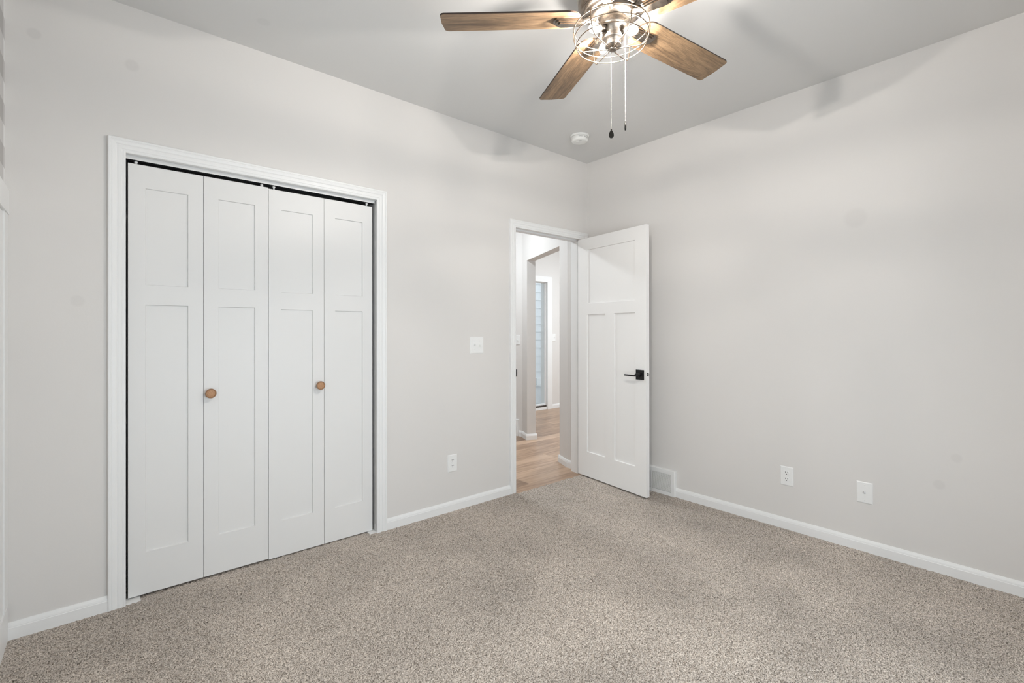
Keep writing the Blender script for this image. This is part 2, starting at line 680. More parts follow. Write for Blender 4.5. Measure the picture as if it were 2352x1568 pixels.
me.vertices.add(len(co))
me.vertices.foreach_set('co', co.astype(np.float32).ravel())
nq = len(quads)
me.loops.add(nq * 4)
me.loops.foreach_set('vertex_index', quads.astype(np.int32).ravel())
me.polygons.add(nq)
me.polygons.foreach_set('loop_start', np.arange(0, nq * 4, 4, dtype=np.int32))
me.polygons.foreach_set('use_smooth', np.ones(nq, dtype=bool))
me.materials.append(M_carpet)
me.update(calc_edges=True)
carpet = bpy.data.objects.new('carpet', me)
COL.objects.link(carpet)
tag(carpet, 'flecked taupe cut-pile carpet covering the bedroom floor', 'carpet', kind='stuff')

# ------------------------------------------------------------------ baseboards
BB = [(0, -.02), (.0140, -.02), (.0140, .046), (.0122, .0485), (.0122, .051), (.0105, .057), (.0070, .0635),
      (.0045, .068), (0, .068)]


def baseboard(name, p0, p1, nrm, z=0.0, mb=None, hgt=1.0):
    m = mb or MB()
    prof = [(a, b if b < 0.04 else b * hgt) for a, b in BB]
    m.extrude(prof, (p0[0], p0[1], z), (p1[0], p1[1], z), (nrm[0], nrm[1], 0), (0, 0, 1))
    if mb is None:
        return struct(m, name, M_trim)
    return m


w = MB()
baseboard('', (XL, 0), (-3.267, 0), (0, -1), mb=w)
baseboard('', (-1.927, 0), (-.906, 0), (0, -1), mb=w)
struct(w, 'baseboard_back', M_trim, 'white baseboard along the closet wall', 'baseboard')
w = MB()
baseboard('', (0, -.873), (0, YF), (-1, 0), mb=w)
baseboard('', (0, 0), (0, -.473), (-1, 0), mb=w)
struct(w, 'baseboard_right', M_trim, 'white baseboard along the right wall', 'baseboard')
w = MB()
baseboard('', (XL, YF), (0, YF), (0, 1), mb=w)
struct(w, 'baseboard_front', M_trim, 'white baseboard under the added window behind the camera', 'baseboard')

# ------------------------------------------------------------------ casings
CAS = [(0, 0), (0, .0095), (.003, .0115), (.0085, .0122), (.010, .0100), (.0125, .0100), (.0155, .0125),
       (.027, .0128), (.029, .0112), (.0315, .0112), (.036, .0150), (.047, .0172), (.049, .0160), (.0515, .0160),
       (.053, .0178), (.060, .0178), (.063, .0155), (.063, 0)]


def casing(mb, x0, x1, zt, width=.063, y=0.0, sgn=-1, z0=-.01):
    """mitred door casing around an opening whose casing inner edges are x0,x1 and top zt"""
    k = width / .063
    st = [((x0, z0), (-1, 0)), ((x0, zt), (-1, 1)), ((x1, zt), (1, 1)), ((x1, z0), (1, 0))]
    n = len(CAS)
    vs = []
    for (cx, cz), (ox, oz) in st:
        for a_, d in CAS:
            vs.append((cx + ox * a_ * k, y + sgn * d, cz + oz * a_ * k))
    fs = []
    for i in range(3):
        for j in range(n):
            j2 = (j + 1) % n
            fs.append((i * n + j, i * n + j2, (i + 1) * n + j2, (i + 1) * n + j))
    fs.append(tuple(range(n)))
    fs.append(tuple(3 * n + j for j in range(n))[::-1])
    mb.add(vs, fs)
    return mb


def jamb(mb, x0, x1, zt, y0, y1, t=.012, z0=-.02):
    mb.box(x0 - t, y0, z0, x0, y1, zt + t)
    mb.box(x1, y0, z0, x1 + t, y1, zt + t)
    mb.box(x0, y0, zt, x1, y1, zt + t)
    return mb


w = MB()
casing(w, -3.204, -1.990, 2.063)
jamb(w, -3.207, -1.984, 2.066, -.0005, WT + .001, t=.02)
trim1 = struct(w, 'trim_1', M_trim, 'white moulded casing around the closet bifold doors', 'door casing')
w = MB()
casing(w, -.849, -.068, 2.052, width=.060)
jamb(w, -.846, -.0705, 2.055, -.0005, WT + .0005, t=.015)
# door stop strips inside the jamb
w.box(-.846, .040, -.014, -.835, .072, 2.055)
w.box(-.0815, .040, -.014, -.0705, .072, 2.055)
w.box(-.846, .040, 2.044, -.0705, .072, 2.055)
# flat casing on the hall side
w.box(-.91, WT, -.014, -.849, WT + .0175, 2.055)
w.box(-.068, WT, -.014, -.001, WT + .0175, 2.055)
w.box(-.91, WT, 2.055, -.001, WT + .0175, 2.115)
trim2 = struct(w, 'trim_2', M_trim, 'white moulded casing around the bedroom doorway', 'door casing')
w = MB()
w.box(-.8462, .006, .895, -.8447, .030, .955)
w.box(-.8492, -.0192, .897, -.8457, .008, .953)
w.build('strike_plate', M_black, trim2)['label'] = 'black strike plate'

# board-and-batten wainscot of the left wall
w = MB()
w.box(XL, LWIN[1] + .09, 1.722, XL + .0125, -.0005, 1.822)   # cap rail
w.box(XL, YF, 1.722, XL + .0125, LWIN[0] - .09, 1.822)
w.box(XL, -.090, .13, XL + .0085, -.0005, 1.722)             # corner stile
w.box(XL, YF, -.02, XL + .0095, -.0145, .14)                 # bottom rail
w.box(XL, LWIN[1] + .09, .14, XL + .0035, -.0905, 1.718)     # flat white panels
w.box(XL, LWIN[0] - .09, .14, XL + .0035, LWIN[1] + .09, LWIN[2] - .09)
w.box(XL, YF, .14, XL + .0035, LWIN[0] - .09, 1.718)
for yy in (-.55, -1.05):
    w.box(XL, yy - .045, .14, XL + .0085, yy + .045, 1.722)
struct(w, 'trim_3', M_trim, 'white board and batten panelling below the checked paper', 'wall panelling')

# ------------------------------------------------------------------ panelled slabs
def slab(width, z0, z1, thick, rects, rec=.008, bev=.006, both=False):
    """slab in local coords x 0..width, front face y=0, back y=thick, with recessed rect panels"""
    mb = MB()

    def face(yf, s):
        xs_ = sorted({0, width, *[r[0] for r in rects], *[r[1] for r in rects]})
        zs_ = sorted({z0, z1, *[r[2] for r in rects], *[r[3] for r in rects]})
        for i in range(len(xs_) - 1):
            for j in range(len(zs_) - 1):
                cx, cz = (xs_[i] + xs_[i + 1]) / 2, (zs_[j] + zs_[j + 1]) / 2
                if any(r[0] < cx < r[1] and r[2] < cz < r[3] for r in rects):
                    continue
                mb.add([(xs_[i], yf, zs_[j]), (xs_[i + 1], yf, zs_[j]), (xs_[i + 1], yf, zs_[j + 1]), (xs_[i], yf, zs_[j + 1])],
                       [(0, 1, 2, 3) if s > 0 else (3, 2, 1, 0)])
        for (a, b, c, d) in rects:
            o = [(a, yf, c), (b, yf, c), (b, yf, d), (a, yf, d)]
            e = bev * .35
            q = yf + s * rec
            i_ = [(a + e, q, c + e), (b - e, q, c + e), (b - e, q, d - e), (a + e, q, d - e)]
            mb.add(o + i_, [(0, 1, 5, 4), (1, 2, 6, 5), (2, 3, 7, 6), (3, 0, 4, 7), (4, 5, 6, 7)])

    face(0, 1)
    if both:
        face(thick, -1)
    else:
        mb.add([(0, thick, z0), (width, thick, z0), (width, thick, z1), (0, thick, z1)], [(3, 2, 1, 0)])
    mb.add([(0, 0, z0), (width, 0, z0), (width, thick, z0), (0, thick, z0)], [(0, 3, 2, 1)])
    mb.add([(0, 0, z1), (width, 0, z1), (width, thick, z1), (0, thick, z1)], [(0, 1, 2, 3)])
    mb.add([(0, 0, z0), (0, thick, z0), (0, thick, z1), (0, 0, z1)], [(0, 1, 2, 3)])
    mb.add([(width, 0, z0), (width, thick, z0), (width, thick, z1), (width, 0, z1)], [(3, 2, 1, 0)])
    return mb


# ------------------------------------------------------------------ closet bifold doors
YB, TB = .036, .028


def knob_on(parent, x, z):
    # round wooden pull with a woven face, axis along -y
    M = Matrix.Translation((x, 0, z)) @ Matrix.Rotation(PI / 2, 4, 'X')
    k = MB()
    k.lathe([(.0135, -.0005), (.0135, .004), (.0105, .008), (.0110, .013), (.0185, .017), (.0235, .021), (.0245, .026),
             (.0240, .0295), (.0225, .0312), (.0200, .0312), (.0195, .0295)], 40, caps=False)
    ko = k.build('knob', M_knob, parent)
    ko.matrix_local = M
    f = MB()
    f.lathe([(.0198, .0285), (.0150, .0296), (.0080, .0302), (.0001, .0304)], 40, caps=False)
    fo = f.build('woven_face', M_rattan, ko)
    ko['label'] = 'round brown wooden knob'
    fo['label'] = 'woven rattan inlay'
    return ko


def bifold(name, xa, dz, knob_panel, label, hinge_left):
    t = thing(name, (xa, YB, 0), label, 'closet door', kind='structure')
    W = .2985
    for i in (0, 1):
        r = [(.064, .064 + .169, .207 + dz, 1.375 + dz), (.064, .064 + .169, 1.468 + dz, 1.925 + dz)]
        p = slab(W - .002, .011 + dz, 2.031 + dz, TB, r).build('door_panel', M_door, t, loc=(i * W, 0, 0))
        if i == knob_panel:
            kx = .0265 if knob_panel == 1 else W - .002 - .0265
            knob_on(p, kx, .9355)
    # pins riding in the track
    for k, px_ in enumerate((.030, 2 * W - .030) if hinge_left else (.030, 2 * W - .033)):
        pm = MB()
        pm.lathe([(.0045, 2.029 + dz), (.0045, 2.038), (.0075, 2.040), (.0075, 2.0455), (.004, 2.0465), (.004, 2.056)], 16,
                 M=Matrix.Translation((px_, TB / 2, 0)))
        pm.build('track_pin', M_plate, t)
    for zz in (.28, 1.02, 1.76):
        hm = MB()
        hm.box(W - .022, TB, zz - .03, W + .020, TB + .0015, zz + .03)
        hm.build('hinge', M_steel, t)
    bm_ = MB()
    bx = .022 if hinge_left else 2 * W - .024
    bm_.lathe([(.004, -.004), (.004, .013 + dz)], 12, M=Matrix.Translation((bx, TB / 2, 0)))
    bm_.build('bottom_pin', M_steel, t)
    return t


bifold('door_1', -3.1945, 0.0, 1, 'left white bifold closet door pair with a woven knob', True)
bifold('door_2', -2.5965, -.005, 0, 'right white bifold closet door pair with a woven knob, hung slightly lower', False)

w = MB()
w.box(-3.205, .030, 2.048, -1.988, .032, 2.0655)
w.box(-3.205, .032, 2.0640, -1.988, .069, 2.0655)
tr = tag(w.build('door_track', M_track), 'long white track under the closet head jamb that carries the bifold doors', 'door track')
MB().box(-3.205, .0321, 2.0490, -1.988, .0690, 2.0639).build('track_shade_fill', M_dark, tr)['label'] = 'dark fill for the shade inside the track'  # solid near-black block in place of the shaded channel


def pivot_bracket(x0, x1, label):
    b = MB()
    b.box(x0, -.001, -.004, x1, .058, .0035)
    xe = x0 if x0 < -3 else x1
    b.box(xe - (.0 if x0 < -3 else .002), .012, .0, xe + (.002 if x0 < -3 else 0), .058, .045)
    return tag(b.build('floor_bracket', M_track), label, 'bracket', 'closet door floor brackets')


pivot_bracket(-3.206, -3.150, 'white floor pivot bracket under the left corner of the closet doors')
pivot_bracket(-2.035, -1.985, 'white floor pivot bracket under the right corner of the closet doors')

# ------------------------------------------------------------------ bedroom door (open)
DU = math.atan2(-.7490, -.0930)
d3 = thing('door_3', (-.128, -.006, 0), 'open white three panel bedroom door with a black lever', 'door', rotz=DU, kind='structure')
DW, DT = .757, .034
rects = [(.121, .647, 1.483, 1.941), (.113, .330, .220, 1.390), (.432, .647, .220, 1.390)]
ds = slab(DW, .011, 2.041, DT, rects, rec=.009, both=True).build('door_slab', M_entry, d3)


def lever(side):
    s = -1 if side == 0 else 1
    y0 = 0 if side == 0 else DT
    cu, cz = .700, .920
    m = MB()
    m.box(cu - .0375, min(y0, y0 + s * .008), cz - .0375, cu + .0375, max(y0, y0 + s * .008), cz + .0375, bev=.0012)
    Mx = Matrix.Translation((cu, y0 + s * .007, cz)) @ Matrix.Rotation(PI / 2 if s < 0 else -PI / 2, 4, 'X')
    m.lathe([(.0155, 0), (.0150, .010), (.0115, .018), (.0115, .043), (.0095, .046)], 24, M=Mx)
    ya, yb = sorted((y0 + s * .038, y0 + s * .052))
    m.box(.585, ya, cz - .0115, cu + .012, yb, cz - .0005, bev=.002)
    o = m.build('lever_handle', M_black, d3)
    o['label'] = 'black lever on a square rose'


lever(0)
lever(1)
lm = MB()
lm.lathe([(.0122, 0), (.0122, .0012), (.0095, .0014)], 28,
         M=Matrix.Translation((DW, DT / 2, .9245)) @ Matrix.Rotation(PI / 2, 4, 'Y'))
latch = lm.build('latch', M_black, d3)
lb = MB()
lb.lathe([(.0078, .001), (.0078, .009), (.0060, .0105), (.0001, .0110)], 20,
         M=Matrix.Translation((DW, DT / 2, .9245)) @ Matrix.Rotation(PI / 2, 4, 'Y'), caps=False)
lbo = lb.build('latch_bolt', M_steel, latch)
lbo['label'] = 'shiny steel latch bolt'
for zz in (.20, 1.03, 1.84):
    hm = MB()
    hm.lathe([(.006, zz - .045), (.006, zz + .045)], 14, M=Matrix.Translation((-.0065, DT + .004, 0)))
    hm.box(-.0015, .004, zz - .045, -.0002, DT, zz + .045)
    hm.build('hinge', M_black, d3)

# ------------------------------------------------------------------ wall plates
def face_plate(mb, wd, ht, dep=.0055):
    """plate in local XZ, sticking out along -y"""
    a, b = wd / 2, ht / 2
    e = .0045
    o = [(-a, 0, -b), (a, 0, -b), (a, 0, b), (-a, 0, b)]
    m_ = [(-a, -.0022, -b), (a, -.0022, -b), (a, -.0022, b), (-a, -.0022, b)]
    i_ = [(-a + e, -dep, -b + e), (a - e, -dep, -b + e), (a - e, -dep, b - e), (-a + e, -dep, b - e)]
    mb.add(o + m_ + i_, [(0, 1, 5, 4), (1, 2, 6, 5), (2, 3, 7, 6), (3, 0, 4, 7),
                         (4, 5, 9, 8), (5, 6, 10, 9), (6, 7, 11, 10), (7, 4, 8, 11), (8, 9, 10, 11), (3, 2, 1, 0)])


def screw(parent, x, z, y=-.0055):
    s_ = MB()
    s_.lathe([(.0032, 0), (.0030, .0008), (.0012, .0012)], 14, M=Matrix.Translation((x, y, z)) @ Matrix.Rotation(PI / 2, 4, 'X'))
    return s_.build('screw', M_plate, parent)


def outlet(loc, rz, label):
    t = thing('power_outlet', loc, label, 'power outlet', rotz=rz, group='duplex power outlets')
    m = MB()
    face_plate(m, .077, .119)
    m.build('face_plate', M_plate, t)
    for zc in (.0198, -.0198):
        r = MB()
        pts = []
        for k in range(40):
            a_ = 2 * PI * k / 40
            pts.append((.0172 * math.cos(a_), max(-.0135, min(.0135, .0172 * math.sin(a_))) + zc))
        n = len(pts)
        vs = [(p[0], -.0045, p[1]) for p in pts] + [(p[0], -.0068, p[1]) for p in pts] + \
             [(p[0] * .93, -.0075, (p[1] - zc) * .93 + zc) for p in pts]
        fs = [(i, (i + 1) % n, n + (i + 1) % n, n + i) for i in range(n)] + \
             [(n + i, n + (i + 1) % n, 2 * n + (i + 1) % n, 2 * n + i) for i in range(n)] + [tuple(range(2 * n, 3 * n))]
        r.add(vs, fs)
        ro = r.build('receptacle', M_plate, t)
        s_ = MB()
        s_.box(-.0078, -.0079, zc + .0005, -.0052, -.0074, zc + .0088)
        s_.box(.0052, -.0079, zc + .0015, .0075, -.0074, zc + .0083)
        s_.lathe([(.0026, 0), (.0026, .0005)], 14, M=Matrix.Translation((0, -.0074, zc - .0070)) @ Matrix.Rotation(PI / 2, 4, 'X'))
        s_.build('slot', M_dark, ro)['label'] = 'dark contact slots'
    screw(t, 0, 0)
    return t


outlet((-1.432, 0, .330), 0, 'white duplex outlet low on the wall between closet and doorway')
outlet((0, -1.638, .332), -PI / 2, 'white duplex outlet low on the right wall beside the cable plate')

# coax plate
t = thing('cable_plate', (0, -2.044, .331), 'white cable jack plate low on the right wall, right of the outlet', 'wall plate', rotz=-PI / 2)
m = MB()
face_plate(m, .077, .119)
m.build('face_plate', M_plate, t)
m = MB()
m.lathe([(.0072, 0), (.0072, .003), (.0048, .0032), (.0048, .0105), (.0036, .0108), (.0034, .006)], 6,
        M=Matrix.Translation((0, -.005, .001)) @ Matrix.Rotation(PI / 2, 4, 'X'), smooth=False)
m.build('coax_connector', M_steel, t)['label'] = 'metal coax connector'
screw(t, 0, .042)
screw(t, 0, -.042)


def switch_plate(loc, rz, toggles, label, wd):
    t = thing('light_switch', loc, label, 'light switch', rotz=rz, group='toggle light switches')
    m = MB()
    face_plate(m, wd, .121)
    m.build('face_plate', M_plate, t)
    for x, up in toggles:
        m = MB()
        m.box(x - .0065, -.0062, -.0135, x + .0065, -.0050, .0135)
        a_ = .45 if up else -.45
        Mt = Matrix.Translation((x, -.006, 0)) @ Matrix.Rotation(-a_, 4, 'X')
        m.box(-.0042, -.0150, -.0048, .0042, .001, .0048, M=Mt, bev=.0012)
        m.build('toggle', M_plate, t)
        screw(t, x, .030)
        screw(t, x, -.030)
    return t


switch_plate((-1.2205, 0, 1.1475), 0, [(-.023, True), (.023, False)],
             'white double toggle switch between the closet and the doorway', .121)

# ------------------------------------------------------------------ wall register
def register(name, loc, rz, wd, ht, dep, label, group=None, banks=2):
    t = thing(name, loc, label, 'air vent', rotz=rz, group=group)
    a, b = wd / 2, ht
    e = .007
    fr = MB()
    # hollow frame: outer sides, bevel, front ring with openings
    bx, bz0, bz1, mull = .0285, .030, .034, .012
    o = [(-a, 0, 0), (a, 0, 0), (a, 0, b), (-a, 0, b)]
    f1 = [(-a, -dep + e, 0), (a, -dep + e, 0), (a, -dep + e, b), (-a, -dep + e, b)]
    f2 = [(-a + .004, -dep, .001), (a - .004, -dep, .001), (a - .004, -dep, b - .004), (-a + .004, -dep, b - .004)]
    fr.add(o + f1 + f2, [(0, 1, 5, 4), (1, 2, 6, 5), (2, 3, 7, 6), (3, 0, 4, 7),
                         (4, 5, 9, 8), (5, 6, 10, 9), (6, 7, 11, 10), (7, 4, 8, 11)])
    x0, x1 = -a + .004, a - .004
    cuts = [x0, -a + bx]
    if banks == 2:
        cuts += [-mull / 2, mull / 2]
    cuts += [a - bx, x1]
    zs_ = [.001, bz0, b - bz1, b - .004]
    for i in range(len(cuts) - 1):
        for j in range(3):
            if j == 1 and i % 2 == 1:
                continue
            fr.add([(cuts[i], -dep, zs_[j]), (cuts[i + 1], -dep, zs_[j]), (cuts[i + 1], -dep, zs_[j + 1]), (cuts[i], -dep, zs_[j + 1])],
                   [(0, 1, 2, 3)])
    fr.build('frame', M_plate, t)
    bk = MB()
    bk.box(-a + .01, -.004, .01, a - .01, -.002, b - .01)
    bk.build('duct_shade_sheet', M_dark, t)['label'] = 'dark sheet for the shade behind the louvres'  # near-black sheet stands in for the unlit duct
    lv = MB()
    n = 19
    pitch = (b - bz1 - bz0) / n
    for k in range(n):
        zc = bz0 + (k + .5) * pitch
        for i in range(1, len(cuts) - 1, 2):
            xa, xb = cuts[i] - .001, cuts[i + 1] + .001
            lv.add([(xa, -dep + .0005, zc - pitch * .33), (xb, -dep + .0005, zc - pitch * .33), (xb, -dep + .0005, zc + pitch * .17), (xa, -dep + .0005, zc + pitch * .17),
                    (xa, -dep + .010, zc + pitch * .05), (xb, -dep + .010, zc + pitch * .05), (xb, -dep + .010, zc + pitch * .55), (xa, -dep + .010, zc + pitch * .55)],
                   [(0, 1, 2, 3), (0, 4, 5, 1), (3, 2, 6, 7), (4, 7, 6, 5), (0, 3, 7, 4), (1, 5, 6, 2)])
    lv.build('louvre_grille', M_plate, t)
    for sx in (-1, 1):
        screw(t, sx * (a - .014), b * .52, y=-dep)
    return t


register('floor_register', (0, -.673, 0.0), -PI / 2, .400, .196, .027,
         'white slatted air vent at the foot of the right wall behind the open door', 'wall base air vents')

# ------------------------------------------------------------------ smoke detector
sd = thing('smoke_detector', (-.510, -.363, H), 'round white smoke detector on the ceiling near the far corner', 'smoke detector')
m = MB()
m.lathe([(.0715, 0), (.0725, -.003), (.0715, -.0105), (.066, -.0125)], 56, caps=False)
m.lathe([(.0001, -.0124), (.066, -.0125)], 56, caps=False)
m.build('mounting_base', M_smoke, sd)
m = MB()
m.lathe([(.0585, -.0120), (.0600, -.0125), (.0630, -.0150), (.0635, -.0340), (.0610, -.0420), (.0560, -.0460), (.0400, -.0475), (.0001, -.0480)], 56, caps=False)
sb = m.build('detector_body', M_smoke, sd)
m = MB()
ca, sa = math.cos(math.radians(208)), math.sin(math.radians(208))
Mr = Matrix.Rotation(math.radians(232), 4, 'Z')
m.box(.030, -.009, -.0492, .036, .009, -.0470, M=Mr, bev=.001)
m.build('indicator_window', M_grey_text, sb)
m = MB()
m.lathe([(.016, -.0478), (.016, -.0492), (.014, -.0500), (.0001, -.0502)], 30, M=Matrix.Translation((-.012, .010, 0)), caps=False)
m.build('test_button', M_smoke, sb)
# moulded letters on the rim: HELP and a turn arrow
fc = bpy.data.curves.new('rim_lettering', 'FONT')
fc.body = 'HELP'
fc.size = .0125
fc.align_x = 'CENTER'
fc.align_y = 'CENTER'
fc.extrude = .0001
fc.materials.append(M_grey_text)
_tmp = bpy.data.objects.new('rim_lettering', fc)
_me = bpy.data.meshes.new_from_object(_tmp)
bpy.data.objects.remove(_tmp)
bpy.data.curves.remove(fc)
_me.materials.clear()
_me.materials.append(M_grey_text)
to = bpy.data.objects.new('rim_lettering', _me)
COL.objects.link(to)
to.parent = sb
ang = math.radians(233)
to.location = (.0640 * math.cos(ang), .0640 * math.sin(ang), -.0245)
to.rotation_euler = (PI / 2, 0, ang + PI / 2)
m = MB()
arc = [(.0640 * math.cos(math.radians(d_)), .0640 * math.sin(math.radians(d_)), -.0235 - .00012 * (d_ - 254)) for d_ in range(254, 290, 3)]
m.tube(arc, .0011, 6)
m.tube([(.0640 * math.cos(math.radians(254)), .0640 * math.sin(math.radians(254)), -.0235),
        (.0640 * math.cos(math.radians(258)), .0640 * math.sin(math.radians(258)), -.0190)], .0010, 6)
m.build('turn_arrow', M_grey_text, sb)

# ------------------------------------------------------------------ ceiling fan
HX, HY = -1.790, -1.662
fan = thing('ceiling_fan', (HX, HY, H), 'five blade wooden ceiling fan with a nickel cage light', 'ceiling fan')
Z0 = lambda z: z - H
m = MB()
m.lathe([(.118, 0), (.120, Z0(2.735)), (.120, Z0(2.700)), (.112, Z0(2.690)), (.112, Z0(2.684)), (.130, Z0(2.672)), (.136, Z0(2.650)),
         (.136, Z0(2.520)), (.134, Z0(2.500)), (.124, Z0(2.486)), (.117, Z0(2.484)), (.117, Z0(2.479)), (.108, Z0(2.474)), (.099, Z0(2.473)),
         (.099, Z0(2.468)), (.090, Z0(2.465)), (.0001, Z0(2.465))], 72, caps=False)
m.build('motor_housing', M_nickel, fan)
m = MB()
m.lathe([(.088, Z0(2.4655)), (.088, Z0(2.452)), (.082, Z0(2.446)), (.060, Z0(2.444)), (.0001, Z0(2.444))], 64, caps=False)
m.build('flywheel', M_nickel, fan)
# switch housing and light fitter
m = MB()
m.lathe([(.050, Z0(2.446)), (.053, Z0(2.440)), (.053, Z0(2.418)), (.050, Z0(2.412)), (.041, Z0(2.410)), (.041, Z0(2.372)), (.038, Z0(2.366)),
         (.031, Z0(2.364)), (.031, Z0(2.358)), (.028, Z0(2.356)), (.028, Z0(2.350)), (.031, Z0(2.348)), (.031, Z0(2.343)), (.016, Z0(2.341)),
         (.015, Z0(2.337)), (.0001, Z0(2.337))], 48, caps=False)
m.build('light_fitter', M_nickel, fan)
m = MB()
m.lathe([(.0140, Z0(2.3385)), (.0150, Z0(2.335)), (.0150, Z0(2.330)), (.0120, Z0(2.327)), (.0060, Z0(2.3255)), (.0001, Z0(2.325))], 32, caps=False)
m.build('finial', M_nickel, fan)

# cage: three rings and six ribs
m = MB()


def ring(r, z, n=96):
    return [(r * math.cos(2 * PI * k / n), r * math.sin(2 * PI * k / n), Z0(z)) for k in range(n)]


R1, R2, R3 = .1425, .1400, .1325
for r_, z_ in ((R1, 2.4140), (R2, 2.3820), (R3, 2.3540)):
    m.tube(ring(r_, z_), .0019, 8, closed=True)
for k in range(6):
    a_ = math.radians(247.4 + 60 * k)
    ca, sa = math.cos(a_), math.sin(a_)
    path = [(R1 + .002, 2.4185), (R1 + .002, 2.397), (R2 + .0015, 2.376), (R3 + .003, 2.3580), (R3 - .002, 2.3475), (R3 - .012, 2.3385),
            (R3 - .026, 2.3355), (.070, 2.3345), (.040, 2.3335), (.012, 2.3320)]
    # smooth the path
    P = [Vector((p, 0, q)) for p, q in path]
    for _ in range(2):
        Q = [P[0]]
        for i in range(len(P) - 1):
            Q += [P[i].lerp(P[i + 1], .25), P[i].lerp(P[i + 1], .75)]
        P = Q + [P[-1]]
    m.tube([(p.x * ca, p.x * sa, Z0(p.z)) for p in P], .0019, 8)
# three short struts that hold the cage on the fitter
for k in range(3):
    a_ = math.radians(277 + 120 * k)
    ca, sa = math.cos(a_), math.sin(a_)
    m.tube([(.050 * ca, .050 * sa, Z0(2.424)), (R1 * ca, R1 * sa, Z0(2.4140))], .0017, 6)
cage = m.build('light_cage', M_wire, fan, loc=(-.0053, .0046, 0))
cage['label'] = 'round wire cage around the bulbs'

# bulbs on splayed sockets
for k, (bd, r_) in enumerate(((172, .010), (286, .000), (62, .000))):
    a_ = math.radians(bd)
    dirv = Vector((math.cos(a_), math.sin(a_), -.30)).normalized()
    rot = dirv.to_track_quat('Z', 'Y').to_matrix().to_4x4()
    base = Vector(((.030 + r_) * math.cos(a_) - .003, (.030 + r_) * math.sin(a_) + .003, Z0(2.399 if bd != 286 else 2.393)))
    Mx = Matrix.Translation(base) @ rot
    s_ = MB()
    s_.lathe([(.0001, 0), (.0125, 0), (.0135, .004), (.0135, .022), (.0150, .0235), (.0150, .0265), (.0095, .0268)], 24, M=Mx, caps=False)
    so = s_.build('lamp_socket', M_nickel, fan)
    b_ = MB()
    b_.lathe([(.0070, .0262), (.0080, .030), (.0115, .036), (.0152, .043), (.0162, .050), (.0155, .058), (.0130, .067), (.0085, .0735), (.0040, .0765), (.0001, .077)],
             24, M=Mx, caps=False)
    b_.v = [tuple(base + Mx.to_3x3() @ (Vector((q.x * 1.12, q.y * 1.12, q.z)))) for q in [Mx.inverted() @ Vector(v_) for v_ in b_.v]]
    bo = b_.build('bulb', M_bulb, so)
    bo['label'] = 'lit round bulb'
    f_ = MB()
    f_.lathe([(.0001, .0375), (.0040, .0385), (.0062, .0415), (.0066, .0490), (.0062, .0570), (.0038, .0610), (.0001, .0618)], 16, M=Mx, caps=False)
    f_.build('filament', M_fil, so)

# blades
BZ, PITCH = 2.4465, math.radians(-9.93)
bl = MB()
outline = []
hw, L0, L1 = .0712, .128, .664


def arcpts(cx, cy, r, a0, a1, n=8):
    return [(cx + r * math.cos(a0 + (a1 - a0) * i / n), cy + r * math.sin(a0 + (a1 - a0) * i / n)) for i in range(n + 1)]


rt, rb = .016, .050
outline += arcpts(L1 - rt - .004, -hw + rt, rt, -PI / 2, -.12)
outline += [(L1, 0)]
outline += arcpts(L1 - rt - .004, hw - rt, rt, .12, PI / 2)
outline += arcpts(L0 + rb, hw - rb - .004, rb + .002, PI / 2, PI * .93)
outline += arcpts(L0 + rb, -hw + rb + .004, rb + .002, PI * 1.07, PI * 1.5)
n = len(outline)
th = .0062
vs = [(x, y, 0) for x, y in outline] + [(x, y, th) for x, y in outline]
bl.add(vs, [tuple(range(n))[::-1], tuple(range(n, 2 * n))], 0)
bl.add(vs, [(i, (i + 1) % n, n + (i + 1) % n, n + i) for i in range(n)], 1)
# stepped bracket that carries the blade
ir = MB()
for (x0_, x1_, hw_, z_) in ((.120, .229, .0270, -.0060), (.124, .221, .0225, -.0120), (.128, .212, .0175, -.0180)):
    c = min(.012, hw_ * .5)
    po = [(x0_, -hw_ * .8), (x1_ - c, -hw_), (x1_, -hw_ + c), (x1_, hw_ - c), (x1_ - c, hw_), (x0_, hw_ * .8)]
    k_ = len(po)
    top = 0.0 if z_ == -.0060 else z_ + .0065
    ir.add([(x, y, z_) for x, y in po] + [(x, y, top) for x, y in po],
           [tuple(range(k_))[::-1], tuple(range(k_, 2 * k_))] + [(i, (i + 1) % k_, k_ + (i + 1) % k_, k_ + i) for i in range(k_)])
ir.tube([(.075, 0, .004), (.098, 0, .003), (.112, 0, -.005), (.132, 0, -.010)], [.013, .012, .0115, .010], 10)
proto = iron = None
for k in range(5):
    a_ = math.radians(137.67 - 72 * k)
    if proto is None:
        proto = bl.build('fan_blade', [M_blade, M_blade_edge], fan)
        proto['label'] = 'oak look blade'
        iron = ir.build('blade_bracket', M_nickel, proto)
        iron['label'] = 'stepped nickel bracket'
        b_ = proto
    else:
        b_ = proto.copy()
        COL.objects.link(b_)
        b_.parent = fan
        i2 = iron.copy()
        COL.objects.link(i2)
        i2.parent = b_
    b_.matrix_local = Matrix.Translation((0, 0, Z0(BZ))) @ Matrix.Rotation(a_, 4, 'Z') @ Matrix.Rotation(PITCH, 4, 'X')


